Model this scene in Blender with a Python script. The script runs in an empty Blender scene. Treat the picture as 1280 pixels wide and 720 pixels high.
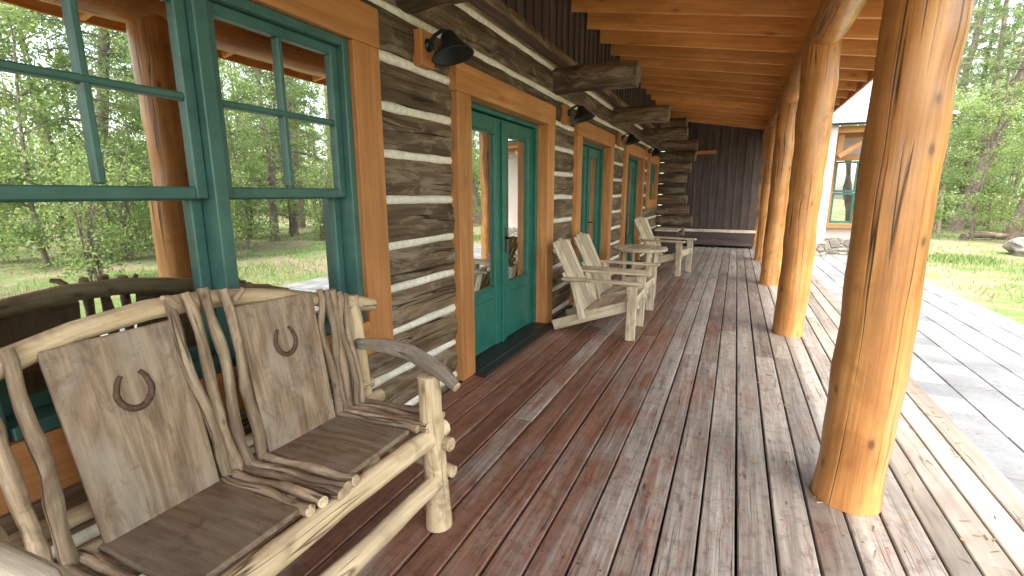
import bpy, math, random
import numpy as np
from mathutils import Vector, Matrix, noise
random.seed(7); rng=np.random.default_rng(7)
scene=bpy.context.scene
COL=scene.collection
def U(a,b): return random.uniform(a,b)

# ---------------------------------------------------------------- builder
class MB:
    def __init__(s): s.V=[];s.F=[];s.M=[];s.S=[];s.W=[];s.R=[]
    def add(s,verts,faces,wc,mat=0,smooth=False,rnd=None):
        o=len(s.V); r=random.random() if rnd is None else rnd
        s.V+= [tuple(v) for v in verts]; s.W+=[tuple(w) for w in wc]; s.R+=[r]*len(verts)
        for i,f in enumerate(faces):
            s.F.append(tuple(o+k for k in f)); s.M.append(mat if isinstance(mat,int) else mat[i]); s.S.append(smooth)
    def box(s,c,size,mat=0,rot=None,grain=1,b=0.004,rnd=None,taper=None):
        h=[x/2 for x in size]; b=min(b,min(h)*0.6)
        vs=[];idx={}
        for a in(-1,1):
            for bb in(-1,1):
                for cc in(-1,1):
                    sg=(a,bb,cc)
                    for ax in range(3):
                        p=[sg[k]*(h[k] if k==ax else h[k]-b) for k in range(3)]
                        idx[(sg,ax)]=len(vs); vs.append(p)
        fs=[]
        for ax in range(3):
            o=[k for k in range(3) if k!=ax]
            for sn in(-1,1):
                q=[]
                for (p1,p2) in((-1,-1),(1,-1),(1,1),(-1,1)):
                    sg=[0,0,0]; sg[ax]=sn; sg[o[0]]=p1; sg[o[1]]=p2
                    q.append(idx[(tuple(sg),ax)])
                fs.append(q)
            for s1 in(-1,1):
                for s2 in(-1,1):
                    A=[0,0,0];B=[0,0,0]
                    A[ax]=-1;B[ax]=1;A[o[0]]=B[o[0]]=s1;A[o[1]]=B[o[1]]=s2
                    A=tuple(A);B=tuple(B)
                    fs.append([idx[(A,o[0])],idx[(B,o[0])],idx[(B,o[1])],idx[(A,o[1])]])
        for a in(-1,1):
            for bb in(-1,1):
                for cc in(-1,1):
                    sg=(a,bb,cc); fs.append([idx[(sg,0)],idx[(sg,1)],idx[(sg,2)]])
        out=[]
        for f in fs:
            P=[Vector(vs[k]) for k in f]; n=(P[1]-P[0]).cross(P[2]-P[0]); ce=sum(P,Vector())/len(P)
            out.append(f if n.dot(ce)>0 else f[::-1])
        off=(U(0,50),U(0,50),U(0,50)); g=grain; o=[k for k in range(3) if k!=g]
        wc=[(p[g]+off[0],p[o[0]]+off[1],p[o[1]]+off[2]) for p in vs]
        if taper:
            ax,f0,f1=taper
            for p in vs:
                t=(p[g]/size[g])+0.5; p[ax]*=f0+(f1-f0)*t
        c=Vector(c)
        if rot is not None: vv=[c+rot@Vector(p) for p in vs]
        else: vv=[c+Vector(p) for p in vs]
        s.add(vv,out,wc,mat,False,rnd)
    def tube(s,pts,radii,n=12,mat=0,capmat=None,amp=0.05,freq=3.0,rnd=None,squash=1.0,seed=None):
        pts=[Vector(p) for p in pts]; N=len(pts)
        if not hasattr(radii,'__len__'): radii=[radii]*N
        sd=Vector((U(0,99),U(0,99),U(0,99)))
        T=[]
        for i in range(N):
            a=pts[max(i-1,0)]; b=pts[min(i+1,N-1)]; T.append((b-a).normalized())
        ref=Vector((0,0,1)) if abs(T[0].z)<0.9 else Vector((1,0,0))
        u=(ref-T[0]*ref.dot(T[0])).normalized()
        vs=[];wc=[];L=0;off=(U(0,50),U(0,50),U(0,50));rings=[]
        for i in range(N):
            if i: L+=(pts[i]-pts[i-1]).length
            u=(u-T[i]*u.dot(T[i])).normalized(); w=T[i].cross(u)
            ring=[]
            for k in range(n):
                a=2*math.pi*k/n; d=u*math.cos(a)+w*math.sin(a)*squash
                r=radii[i]
                rr=r*(1+amp*noise.noise((pts[i]+d*r)*freq+sd)*2.0)
                p=pts[i]+d*rr; ring.append(p); vs.append(p)
                wc.append((L+off[0],math.cos(a)*r+off[1],math.sin(a)*r+off[2]))
            rings.append(ring)
        fs=[]
        for i in range(N-1):
            for k in range(n):
                k2=(k+1)%n
                fs.append((i*n+k,i*n+k2,(i+1)*n+k2,(i+1)*n+k))
        r0=random.random() if rnd is None else rnd
        s.add(vs,fs,wc,mat,True,r0)
        cm=mat if capmat is None else capmat
        for e,(ring,i) in enumerate(((rings[0],0),(rings[-1],N-1))):
            sgn=-1 if e==0 else 1; r=radii[i]
            inner=[pts[i]+(p-pts[i])*0.86+T[i]*sgn*r*0.07 for p in ring]
            c=pts[i]+T[i]*sgn*r*0.08
            V2=ring+inner+[c]; W2=[]
            for q in V2:
                dd=q-pts[i]; W2.append((dd.dot(T[i])*0.0+off[0],dd.dot(u)+off[1],dd.dot(w)+off[2]))
            F2=[]
            for k in range(n):
                k2=(k+1)%n
                a=(k,k2,n+k2,n+k); b=(n+k,n+k2,2*n)
                if e==0: a=a[::-1]; b=b[::-1]
                F2+=[a,b]
            s.add(V2,F2,W2,cm,False,r0)
    def lathe(s,prof,o,rot=None,n=24,mat=0,rnd=0.5):
        o=Vector(o);vs=[];fs=[];wc=[]
        for (r,z) in prof:
            for k in range(n):
                a=2*math.pi*k/n; p=Vector((r*math.cos(a),r*math.sin(a),z)); wc.append(tuple(p))
                vs.append(o+(rot@p if rot is not None else p))
        for i in range(len(prof)-1):
            for k in range(n):
                k2=(k+1)%n; fs.append((i*n+k,i*n+k2,(i+1)*n+k2,(i+1)*n+k))
        s.add(vs,fs,wc,mat,True,rnd)
    def quad(s,p,mat=0,rnd=0.5):
        s.add(p,[(0,1,2,3)],p,mat,False,rnd)
    def build(s,name,mats,parent=None):
        me=bpy.data.meshes.new(name); me.from_pydata(s.V,[],s.F)
        for m in mats: me.materials.append(m)
        me.polygons.foreach_set('material_index',s.M); me.polygons.foreach_set('use_smooth',s.S)
        a=me.attributes.new('wc','FLOAT_VECTOR','POINT'); a.data.foreach_set('vector',np.array(s.W,dtype=np.float32).ravel())
        a=me.attributes.new('rnd','FLOAT','POINT'); a.data.foreach_set('value',np.array(s.R,dtype=np.float32))
        me.update()
        ob=bpy.data.objects.new(name,me); COL.objects.link(ob)
        if parent: ob.parent=parent
        return ob
def empty(name):
    e=bpy.data.objects.new(name,None); COL.objects.link(e); return e
def inst(ob,name,loc,rz=0,sc=1,tilt=0):
    o=bpy.data.objects.new(name,ob.data); COL.objects.link(o); o.location=loc; o.rotation_euler=(tilt,0,rz); o.scale=(sc,)*3 if not hasattr(sc,'__len__') else sc
    return o
def Rx(a): return Matrix.Rotation(a,3,'X')
def Ry(a): return Matrix.Rotation(a,3,'Y')
def Rz(a): return Matrix.Rotation(a,3,'Z')

# ---------------------------------------------------------------- materials
class NT:
    def __init__(s,name):
        s.m=bpy.data.materials.new(name); s.m.use_nodes=True; s.t=s.m.node_tree; s.t.nodes.clear()
        s.out=s.n('ShaderNodeOutputMaterial')
    def n(s,t,**kw):
        x=s.t.nodes.new(t)
        for k,v in kw.items(): setattr(x,k,v)
        return x
    def set(s,sock,v):
        if isinstance(v,bpy.types.NodeSocket): s.t.links.new(v,sock)
        else: sock.default_value=v
    def math(s,op,a,b=0.0,clamp=False):
        x=s.n('ShaderNodeMath',operation=op); x.use_clamp=clamp; s.set(x.inputs[0],a); s.set(x.inputs[1],b); return x.outputs[0]
    def vmul(s,a,v):
        x=s.n('ShaderNodeVectorMath',operation='MULTIPLY'); s.set(x.inputs[0],a); x.inputs[1].default_value=v; return x.outputs[0]
    def noise(s,vec,sc=1.0,det=5,rough=.6,dist=0):
        x=s.n('ShaderNodeTexNoise'); s.set(x.inputs['Vector'],vec); x.inputs['Scale'].default_value=sc; x.inputs['Detail'].default_value=min(det,4)
        x.inputs['Roughness'].default_value=rough; x.inputs['Distortion'].default_value=dist; return x.outputs[0]
    def vor(s,vec,sc=1.0,feat='F1'):
        x=s.n('ShaderNodeTexVoronoi',feature=feat); s.set(x.inputs['Vector'],vec); x.inputs['Scale'].default_value=sc; return x.outputs['Distance']
    def ramp(s,f,stops,interp='LINEAR'):
        x=s.n('ShaderNodeValToRGB'); x.color_ramp.interpolation=interp; s.set(x.inputs[0],f); e=x.color_ramp.elements
        while len(e)<len(stops): e.new(0.5)
        for i,(p,c) in enumerate(stops):
            e[i].position=p; e[i].color=(c[0],c[1],c[2],1) if hasattr(c,'__len__') else (c,c,c,1)
        return x.outputs[0]
    def mix(s,f,a,b,mode='MIX'):
        x=s.n('ShaderNodeMix',data_type='RGBA',blend_type=mode); s.set(x.inputs[0],f)
        for i,v in ((6,a),(7,b)):
            if not isinstance(v,bpy.types.NodeSocket): v=(v[0],v[1],v[2],1) if hasattr(v,'__len__') else (v,v,v,1)
            s.set(x.inputs[i],v)
        return x.outputs[2]
    def attr(s,name):
        x=s.n('ShaderNodeAttribute'); x.attribute_name=name; return x
    def bump(s,h,st=.3,d=.01):
        x=s.n('ShaderNodeBump'); x.inputs['Strength'].default_value=st; x.inputs['Distance'].default_value=d; s.set(x.inputs['Height'],h); return x.outputs[0]
    def bsdf(s,col,rough=.6,normal=None,metal=0,spec=.5,coat=0):
        x=s.n('ShaderNodeBsdfPrincipled'); s.set(x.inputs['Base Color'],col if isinstance(col,bpy.types.NodeSocket) else (col[0],col[1],col[2],1))
        s.set(x.inputs['Roughness'],rough); x.inputs['Metallic'].default_value=metal; x.inputs['Specular IOR Level'].default_value=spec
        x.inputs['Coat Weight'].default_value=coat; x.inputs['Coat Roughness'].default_value=.25
        if normal is not None: s.t.links.new(normal,x.inputs['Normal'])
        s.t.links.new(x.outputs[0],s.out.inputs[0]); return x
    def pos(s): return s.n('ShaderNodeNewGeometry').outputs['Position']

def wood(name,c0,c1,c2,gs=(1.2,14,14),rough=.6,var=.35,knots=0.0,crack=0.0,bump=.4,blotch=0.3,spec=.35,coat=0,dirt=None,stain=None,bd=.006,knotcol=(.09,.035,.012),ks=(2.6,5.5,5.5),cs=(.55,9,9),cw=.012,fine=.32):
    k=NT(name); wc=k.attr('wc').outputs['Vector']; rnd=k.attr('rnd').outputs['Fac']
    n1=k.noise(k.vmul(wc,gs),1,5,.62,.8)
    n2=k.noise(k.vmul(wc,(gs[0]*2.5,gs[1]*6,gs[2]*6)),1,3,.7,.2)
    f=k.math('ADD',k.math('MULTIPLY',n1,1-fine),k.math('MULTIPLY',n2,fine))
    col=k.ramp(f,[(.33,c0),(.5,c1),(.66,c2)])
    if blotch:
        nb=k.noise(k.vmul(wc,(1.3,3,3)),1,4,.65,.5)
        col=k.mix(1.0,col,k.ramp(nb,[(.3,1-blotch),(.65,1.0+blotch*.35)]),'MULTIPLY')
    v=k.ramp(rnd,[(0,1-var),(1,1.0+var*.25)])
    col=k.mix(1.0,col,v,'MULTIPLY')
    h=f
    if stain:
        ns=k.noise(k.vmul(wc,(2.2,7,7)),1,4,.7,1.0)
        col=k.mix(k.ramp(ns,[(.5,0),(.62,stain[1])]),col,stain[0])
    if dirt:
        ns=k.noise(k.vmul(wc,(3,5,5)),1,4,.75,.6)
        col=k.mix(k.ramp(ns,[(.5,0),(.68,dirt[1])]),col,dirt[0])
    if knots:
        vd=k.vor(k.vmul(wc,ks),1)
        vd=k.math('ADD',vd,k.math('MULTIPLY',k.math('SUBTRACT',n1,.5),.22))
        kk=k.ramp(vd,[(.03,1),(.08,.8),(.12,.3),(.22,0)])
        kk=k.math('MULTIPLY',kk,knots)
        col=k.mix(kk,col,knotcol)
    if crack:
        nc=k.noise(k.vmul(wc,cs),1,3,.55,.15)
        d=k.math('ABSOLUTE',k.math('SUBTRACT',nc,.5))
        gate=k.noise(k.vmul(wc,(1.1,5,5)),1,2)
        ck=k.math('MULTIPLY',k.ramp(d,[(.0,1),(cw,0)]),k.ramp(gate,[(.45,0),(.54,1)]))
        col=k.mix(k.math('MULTIPLY',ck,crack),col,(c0[0]*.18,c0[1]*.18,c0[2]*.18))
        h=k.math('SUBTRACT',h,k.math('MULTIPLY',ck,1.0))
    rr=k.ramp(n2,[(.3,max(rough-.12,.05)),(.7,min(rough+.12,1))])
    k.bsdf(col,rr,k.bump(h,bump,bd),spec=spec,coat=coat)
    return k.m

M={}
M['log']=wood('weathered_log',(.07,.045,.027),(.19,.128,.078),(.34,.255,.168),gs=(1.0,9,9),rough=.75,var=.45,crack=.95,knots=.6,bump=1.0,blotch=.5,stain=((.36,.30,.23),.5),knotcol=(.035,.022,.014),bd=.014,fine=.42,cs=(.4,11,11))
M['logend']=wood('log_end',(.10,.07,.045),(.24,.175,.115),(.38,.29,.20),gs=(4,30,30),rough=.85,crack=.6,bump=.6,blotch=.5)
M['post']=wood('varnished_post',(.35,.135,.036),(.56,.25,.072),(.71,.38,.135),gs=(.5,10,10),rough=.40,var=.12,knots=.9,crack=1.0,bump=.5,blotch=.35,spec=.5,coat=.25,bd=.010,ks=(5.0,9,9),cs=(.16,7,7),cw=.013,dirt=((.36,.14,.04),.6),knotcol=(.12,.04,.014),fine=.42)
M['postend']=wood('post_end',(.3,.14,.05),(.45,.24,.09),(.55,.33,.15),gs=(3,40,40),rough=.6)
M['trim']=wood('orange_trim',(.42,.17,.057),(.55,.245,.085),(.64,.315,.12),gs=(1.0,16,16),rough=.5,var=.2,knots=.5,bump=.2,blotch=.2,knotcol=(.22,.07,.02))
M['ceil']=wood('ceiling_pine',(.52,.185,.05),(.70,.28,.08),(.80,.37,.125),gs=(1.0,14,14),rough=.5,var=.3,knots=.6,bump=.2,blotch=.2,knotcol=(.25,.08,.02))
M['rafter']=wood('rafter_pine',(.60,.24,.07),(.76,.36,.115),(.85,.45,.17),gs=(1.0,14,14),rough=.5,var=.25,knots=.7,bump=.2,blotch=.2,knotcol=(.25,.08,.02))
M['dark']=wood('dark_siding',(.05,.035,.032),(.085,.06,.054),(.14,.105,.095),gs=(1.0,14,14),rough=.6,var=.35,bump=.3,blotch=.25)
M['peeled']=wood('peeled_log',(.38,.26,.15),(.62,.475,.30),(.76,.63,.44),gs=(1.6,12,12),rough=.6,var=.2,knots=.7,crack=.9,bump=.6,blotch=.38,dirt=((.21,.14,.09),.8),knotcol=(.14,.07,.035),ks=(6,11,11),fine=.42)
M['stick']=wood('bark_stick',(.20,.135,.09),(.40,.29,.195),(.68,.55,.40),gs=(2.2,16,16),rough=.75,var=.35,crack=.8,knots=.7,bump=.9,blotch=.5,dirt=((.15,.095,.065),.85),knotcol=(.07,.04,.02),ks=(9,16,16),fine=.45)
M['arm']=wood('grey_arm',(.22,.18,.14),(.42,.36,.29),(.64,.56,.46),gs=(1.5,14,14),rough=.75,crack=1,bump=.8,blotch=.4,dirt=((.17,.13,.10),.7))
M['chair']=wood('weathered_chair',(.42,.31,.20),(.66,.54,.39),(.80,.70,.54),gs=(1.5,16,16),rough=.7,var=.35,knots=.5,crack=.6,bump=.4,blotch=.35,dirt=((.30,.23,.16),.6))
M['step']=wood('step_board',(.20,.165,.14),(.30,.255,.22),(.40,.355,.31),gs=(.8,14,14),rough=.75,var=.4,knots=.3,crack=.7,bump=.4,blotch=.4)
M['furn']=wood('interior_pine',(.35,.14,.04),(.5,.22,.07),(.6,.3,.1),rough=.4)
M['litter']=wood('leaf_litter',(.15,.09,.04),(.3,.2,.09),(.42,.3,.15),rough=.8)
def deckmat():
    k=NT('deck_boards'); wc=k.attr('wc').outputs['Vector']; rnd=k.attr('rnd').outputs['Fac']; P=k.pos()
    n1=k.noise(k.vmul(wc,(1.0,16,16)),1,5,.65,.8); n2=k.noise(k.vmul(wc,(3,110,110)),1,4,.7,.2)
    f=k.math('ADD',k.math('MULTIPLY',n1,.6),k.math('MULTIPLY',n2,.4))
    red=k.ramp(f,[(.33,(.12,.043,.026)),(.5,(.235,.105,.068)),(.66,(.35,.205,.15))])
    grey=k.ramp(f,[(.33,(.15,.12,.10)),(.5,(.275,.237,.212)),(.66,(.42,.38,.345))])
    sx=k.n('ShaderNodeSeparateXYZ'); k.set(sx.inputs[0],P)
    g=k.math('ADD',k.math('MULTIPLY',sx.outputs[0],.34),.64)
    g=k.math('ADD',g,k.math('MULTIPLY',sx.outputs[1],.022))
    g=k.math('ADD',g,k.math('MULTIPLY',k.math('SUBTRACT',rnd,.5),.42))
    nb=k.noise(P,1.6,4,.65,.4); g=k.math('ADD',g,k.math('MULTIPLY',k.math('SUBTRACT',nb,.5),1.0))
    nw=k.noise(k.vmul(wc,(2.5,14,14)),1,4,.7,.6); g=k.math('ADD',g,k.math('MULTIPLY',k.math('SUBTRACT',nw,.5),1.1))
    g=k.ramp(g,[(.28,0),(.72,1)])
    col=k.mix(g,red,grey)
    ch=k.ramp(k.noise(k.vmul(wc,(5,32,32)),1,4,.7,.8),[(.58,0),(.64,.5)])
    col=k.mix(ch,col,(.19,.07,.048))
    col=k.mix(1.0,col,k.ramp(rnd,[(0,.68),(1,1.1)]),'MULTIPLY')
    sp=k.ramp(k.noise(P,14,4,.75),[(.36,.68),(.5,1)]); col=k.mix(1.0,col,sp,'MULTIPLY')
    vd=k.math('ADD',k.vor(k.vmul(wc,(2.6,10,10)),1),k.math('MULTIPLY',k.math('SUBTRACT',n1,.5),.2)); col=k.mix(k.ramp(vd,[(.03,.8),(.11,0)]),col,(.06,.03,.025))
    nc=k.noise(k.vmul(wc,(.5,22,22)),1,3,.55,.1); d=k.math('ABSOLUTE',k.math('SUBTRACT',nc,.5)); gate=k.noise(k.vmul(wc,(1.3,6,6)),1,2)
    ck=k.math('MULTIPLY',k.ramp(d,[(0,1),(.014,0)]),k.ramp(gate,[(.5,0),(.58,1)])); col=k.mix(k.math('MULTIPLY',ck,.8),col,(.035,.02,.016))
    rr=k.ramp(k.noise(k.vmul(wc,(2,20,20)),1,3),[(.3,.34),(.7,.62)])
    k.bsdf(col,rr,k.bump(k.math('SUBTRACT',f,ck),.5,.006),spec=.45); return k.m
M['deck']=deckmat()
def oakpanel(name,dk=1.0,oy=0.0):
    k=NT(name); wc=k.attr('wc').outputs['Vector']; rnd=k.attr('rnd').outputs['Fac']
    nn=k.noise(k.vmul(wc,(.8,4.2,4.2)),1,1,.4,.1)
    wv=k.math('SINE',k.math('MULTIPLY',nn,95.0))
    wv=k.math('ADD',k.math('MULTIPLY',wv,.5),.5)
    n2=k.noise(k.vmul(wc,(5,130,130)),1,4,.7,.2); n3=k.noise(k.vmul(wc,(1.6,26,26)),1,4,.65,.2)
    f=k.math('ADD',k.math('MULTIPLY',wv,.09),k.math('ADD',k.math('MULTIPLY',n2,.49),k.math('MULTIPLY',n3,.42)))
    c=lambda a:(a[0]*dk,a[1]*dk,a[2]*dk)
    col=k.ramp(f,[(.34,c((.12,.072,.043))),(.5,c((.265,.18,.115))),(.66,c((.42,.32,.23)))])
    nb=k.noise(k.vmul(wc,(3,5,5)),1,4,.7,.6)
    col=k.mix(k.ramp(nb,[(.44,0),(.66,.65)]),col,c((.35,.305,.255)))
    nd=k.noise(k.vmul(wc,(4,9,9)),2.0,4,.7,.6)
    col=k.mix(k.ramp(nd,[(.52,0),(.68,.6)]),col,c((.11,.065,.04)))
    k.bsdf(col,k.ramp(n2,[(.3,.45),(.7,.7)]),k.bump(f,.5,.004)); return k.m
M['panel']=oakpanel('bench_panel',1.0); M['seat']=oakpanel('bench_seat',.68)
def simple(name,c,rough=.5,metal=0,spec=.5,nz=.15,sc=20,bump=.1):
    k=NT(name); n=k.noise(k.pos(),sc,4,.65)
    col=k.mix(1.0,c,k.ramp(n,[(.3,1-nz),(.7,1+nz)]),'MULTIPLY'); k.bsdf(col,rough,k.bump(n,bump,.004),metal,spec); return k.m
M['green']=simple('green_paint',(.018,.14,.108),.38,nz=.2,sc=8,bump=.08)
M['green2']=simple('grey_green_sash',(.045,.125,.11),.4,nz=.2,sc=8,bump=.08)
M['metal']=simple('lamp_metal',(.022,.03,.03),.35,.4)
M['brass']=simple('handle_metal',(.05,.045,.04),.3,.9)
M['rust']=simple('rusty_iron',(.10,.055,.035),.7,.2,nz=.5,sc=90,bump=.5)
M['black']=simple('threshold',(.02,.02,.022),.5)
M['under']=simple('deck_underside',(.012,.009,.008),.95)
M['screw']=simple('screw',(.05,.04,.04),.5,.5)
M['stucco']=simple('stucco',(.50,.41,.38),.9,nz=.08,sc=30,bump=.3)
M['pale']=simple('pale_plaster',(.56,.50,.47),.9,nz=.06,sc=30,bump=.3)
M['room']=simple('room_wall',(.12,.07,.04),.8,nz=.3,sc=2)
M['roomfloor']=simple('room_floor',(.12,.06,.03),.4,nz=.3,sc=3)
def chink():
    k=NT('chinking'); n=k.noise(k.pos(),26,4,.7); n2=k.noise(k.pos(),3.5,3)
    col=k.ramp(n,[(.3,(.62,.58,.50)),(.6,(.84,.81,.73))]); col=k.mix(1.0,col,k.ramp(n2,[(.3,.85),(.6,1.05)]),'MULTIPLY')
    k.bsdf(col,.9,k.bump(n,.5,.006)); return k.m
M['chink']=chink()
def glass():
    k=NT('window_glass'); 
    g=k.n('ShaderNodeBsdfGlossy'); g.inputs['Roughness'].default_value=0.0; g.inputs['Color'].default_value=(.97,1,.98,1)
    bn=k.bump(k.noise(k.pos(),2.2,1,.4),.06,.02); k.t.links.new(bn,g.inputs['Normal'])
    t=k.n('ShaderNodeBsdfTransparent'); t.inputs['Color'].default_value=(.75,.82,.80,1)
    fr=k.n('ShaderNodeFresnel'); fr.inputs[0].default_value=1.5
    f=k.math('ADD',k.math('MULTIPLY',fr.outputs[0],.8),.60,True)
    m=k.n('ShaderNodeMixShader'); k.set(m.inputs[0],f); k.t.links.new(t.outputs[0],m.inputs[1]); k.t.links.new(g.outputs[0],m.inputs[2]); k.t.links.new(m.outputs[0],k.out.inputs[0]); return k.m
M['glass']=glass()
def paver():
    k=NT('paver'); rnd=k.attr('rnd').outputs['Fac']; n=k.noise(k.pos(),40,4,.75); n2=k.noise(k.pos(),2,4,.6)
    col=k.ramp(rnd,[(0,(.145,.15,.165)),(.5,(.19,.195,.21)),(1,(.245,.245,.25))])
    col=k.mix(1.0,col,k.ramp(n,[(.3,.75),(.7,1.12)]),'MULTIPLY'); col=k.mix(1.0,col,k.ramp(n2,[(.3,.75),(.6,1.05)]),'MULTIPLY')
    k.bsdf(col,.85,k.bump(n,.4,.004)); return k.m
M['paver']=paver()
def ground():
    k=NT('forest_ground'); P=k.pos(); n=k.noise(P,.45,4,.65,.4); n1=k.noise(P,2.2,4,.75,.3); n2=k.noise(P,30,4,.8)
    dirt=k.ramp(n2,[(.3,(.14,.10,.07)),(.5,(.26,.20,.145)),(.7,(.38,.31,.24))])
    gr=k.ramp(n2,[(.3,(.07,.11,.035)),(.7,(.19,.26,.09))])
    f=k.math('ADD',k.math('MULTIPLY',n,.6),k.math('MULTIPLY',n1,.4))
    col=k.mix(k.ramp(f,[(.44,0),(.56,1)]),dirt,gr)
    k.bsdf(col,.95,k.bump(n2,.8,.03),spec=.1); return k.m
M['ground']=ground()
def leafmat(name,a,b,tr=.45):
    k=NT(name); rnd=k.attr('rnd').outputs['Fac']; col=k.ramp(rnd,[(0,a),(1,b)])
    d=k.n('ShaderNodeBsdfPrincipled'); k.set(d.inputs['Base Color'],col); d.inputs['Roughness'].default_value=.5; d.inputs['Specular IOR Level'].default_value=.3
    t=k.n('ShaderNodeBsdfTranslucent'); k.set(t.inputs[0],k.mix(1.0,col,(1.3,1.25,.8),'MULTIPLY'))
    m=k.n('ShaderNodeMixShader'); m.inputs[0].default_value=tr
    k.t.links.new(d.outputs[0],m.inputs[1]); k.t.links.new(t.outputs[0],m.inputs[2]); k.t.links.new(m.outputs[0],k.out.inputs[0]); return k.m
M['leaf']=leafmat('broad_leaves',(.12,.19,.07),(.38,.48,.24),.55)
M['needle']=leafmat('pine_needles',(.085,.13,.06),(.23,.30,.14),.4)
M['bark']=wood('tree_bark',(.13,.095,.08),(.29,.22,.185),(.44,.36,.31),gs=(3,14,14),rough=.9,bump=1,blotch=.4,bd=.03)
def stone(name,a,b,sc=3.0):
    k=NT(name); P=k.pos(); x=k.n('ShaderNodeTexVoronoi'); k.set(x.inputs['Vector'],P); x.inputs['Scale'].default_value=sc
    e=k.vor(P,sc,'DISTANCE_TO_EDGE'); n=k.noise(P,12,4,.7)
    sep=k.n('ShaderNodeSeparateColor'); k.set(sep.inputs[0],x.outputs['Color'])
    col=k.mix(sep.outputs[0],a,b); col=k.mix(1.0,col,k.ramp(n,[(.3,.7),(.7,1.1)]),'MULTIPLY')
    col=k.mix(k.ramp(e,[(.02,1),(.05,0)]),col,(.2,.18,.16))
    k.bsdf(col,.9,k.bump(k.ramp(e,[(0,0),(.12,1)]),.8,.03)); return k.m
M['stone']=stone('stone_masonry',(.13,.115,.10),(.30,.27,.235),5)
M['rock']=simple('granite_rock',(.25,.23,.21),.9,nz=.35,sc=6,bump=.6)
def shingle():
    k=NT('roof_shingles'); P=k.pos()
    rnd=k.attr('rnd').outputs['Fac']; n=k.noise(P,30,4,.7)
    col=k.ramp(rnd,[(0,(.16,.165,.165)),(1,(.31,.31,.30))]); col=k.mix(1.0,col,k.ramp(n,[(.3,.7),(.7,1.1)]),'MULTIPLY'); k.bsdf(col,.9); return k.m
M['shingle']=shingle()
def emis(name,c,s):
    k=NT(name); e=k.n('ShaderNodeEmission'); e.inputs[0].default_value=(*c,1); e.inputs[1].default_value=s; k.t.links.new(e.outputs[0],k.out.inputs[0]); return k.m
M['glow']=emis('lampshade_glow',(1,.55,.2),6.0)

XF=-1.755
XL=-1.80
cab=empty('log_cabin')
W1=(.27,2.11,.53,2.33); D1=(2.88,4.80,0,2.27); D2=(5.60,7.45,0,2.27); D3=(8.35,10.2,0,2.27); W2=(10.75,12.15,1.08,2.25)
OPS=[W1,D1,D2,D3,W2]; TW=.19
YA,YB=-2.6,12.75
def intervals(z0,z1):
    segs=[(YA,YB)]
    for (a,b,c,d) in OPS:
        ic=c+TW if c>0 else -1; idd=d-TW
        if z1>ic and z0<idd:
            a2,b2=a+.07,b-.07; new=[]
            for (p,q) in segs:
                if b2<=p or a2>=q: new.append((p,q))
                else:
                    if a2>p: new.append((p,a2))
                    if b2<q: new.append((b2,q))
            segs=new
    return segs
pitch=.262; chz=[.05+i*pitch for i in range(-1,12)]
mb=MB()
for i in range(len(chz)-1):
    z0,z1=chz[i],chz[i+1]; zc=(z0+z1)/2
    if zc>2.85: break
    r=.124; sq=.42
    for (a,b) in intervals(z0+.03,z1-.03):
        n=max(2,int((b-a)/.10)); ph=U(0,9)
        pts=[(XL-r*sq+.012*noise.noise((a+(b-a)*k/n+ph,zc*3,0)), a+(b-a)*k/n, zc+.016*noise.noise((a+(b-a)*k/n*.8+ph,5,zc))) for k in range(n+1)]
        mb.tube(pts,[r+.008*noise.noise((p[1]*1.1,ph,0)) for p in pts],n=26,mat=0,capmat=1,amp=.06,freq=5,squash=sq)
mb.build('log_courses',[M['log'],M['logend']],cab)
mb=MB()
for z in chz:
    if z<0 or z>2.8: continue
    for (a,b) in intervals(z-.02,z+.02):
        n=max(2,int((b-a)/.12)); 
        pts=[(XL-.038+.004*noise.noise((a+(b-a)*k/n,z,3)),a+(b-a)*k/n,z+.008*noise.noise(((a+(b-a)*k/n)*2,z*7,1))) for k in range(n+1)]
        mb.tube(pts,[.030+.006*noise.noise((p[1]*3,z*9,2)) for p in pts],n=8,mat=0,amp=.1,freq=8)
mb.build('chinking',[M['chink']],cab)
mb=MB()
y=-2.6
mb.box((XL-.07,5.7,3.17),(.03,16.8,.86),0,grain=2,b=.001)
while y<14.0:
    mb.box((XL-.045,y+.10,3.17),(.022,.19,.86),0,grain=2,b=.003)
    mb.box((XL-.024,y,3.17),(.022,.05,.86),0,grain=2,b=.003); y+=.20
mb.box((XL-.01,5.7,2.75),(.05,16.8,.07),0,grain=1)
mb.build('upper_siding',[M['dark']],cab)
mb=MB()
for yy,e in ((-.12,-1.0),(2.42,-.97),(4.97,-.97),(7.57,-1.0),(10.12,-.98)):
    x0=XL-.25; n=8
    mb.tube([(x0+(e-x0)*k/n,yy+.01*math.sin(k),2.555+.005*math.cos(k*2)) for k in range(n+1)],[.135-.003*k/2 for k in range(n+1)],n=24,mat=0,capmat=1,amp=.05,freq=5)
mb.build('projecting_log_ends',[M['log'],M['logend']],cab)
mb=MB()
zz=.20;i=0
while zz<3.2:
    e=-1.08+.10*math.sin(i*.9)+U(-.03,.03)-(.12 if zz>2.6 else 0)+(-.12 if zz<.7 else 0); n=6; x0=XL-.4
    mb.tube([(x0+(e-x0)*k/n,12.62+U(-.01,.01),zz) for k in range(n+1)],[.125]*(n+1),n=20,mat=0,capmat=1,amp=.04)
    zz+=.262;i+=1
mb.build('corner_log_ends',[M['log'],M['logend']],cab)
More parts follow.
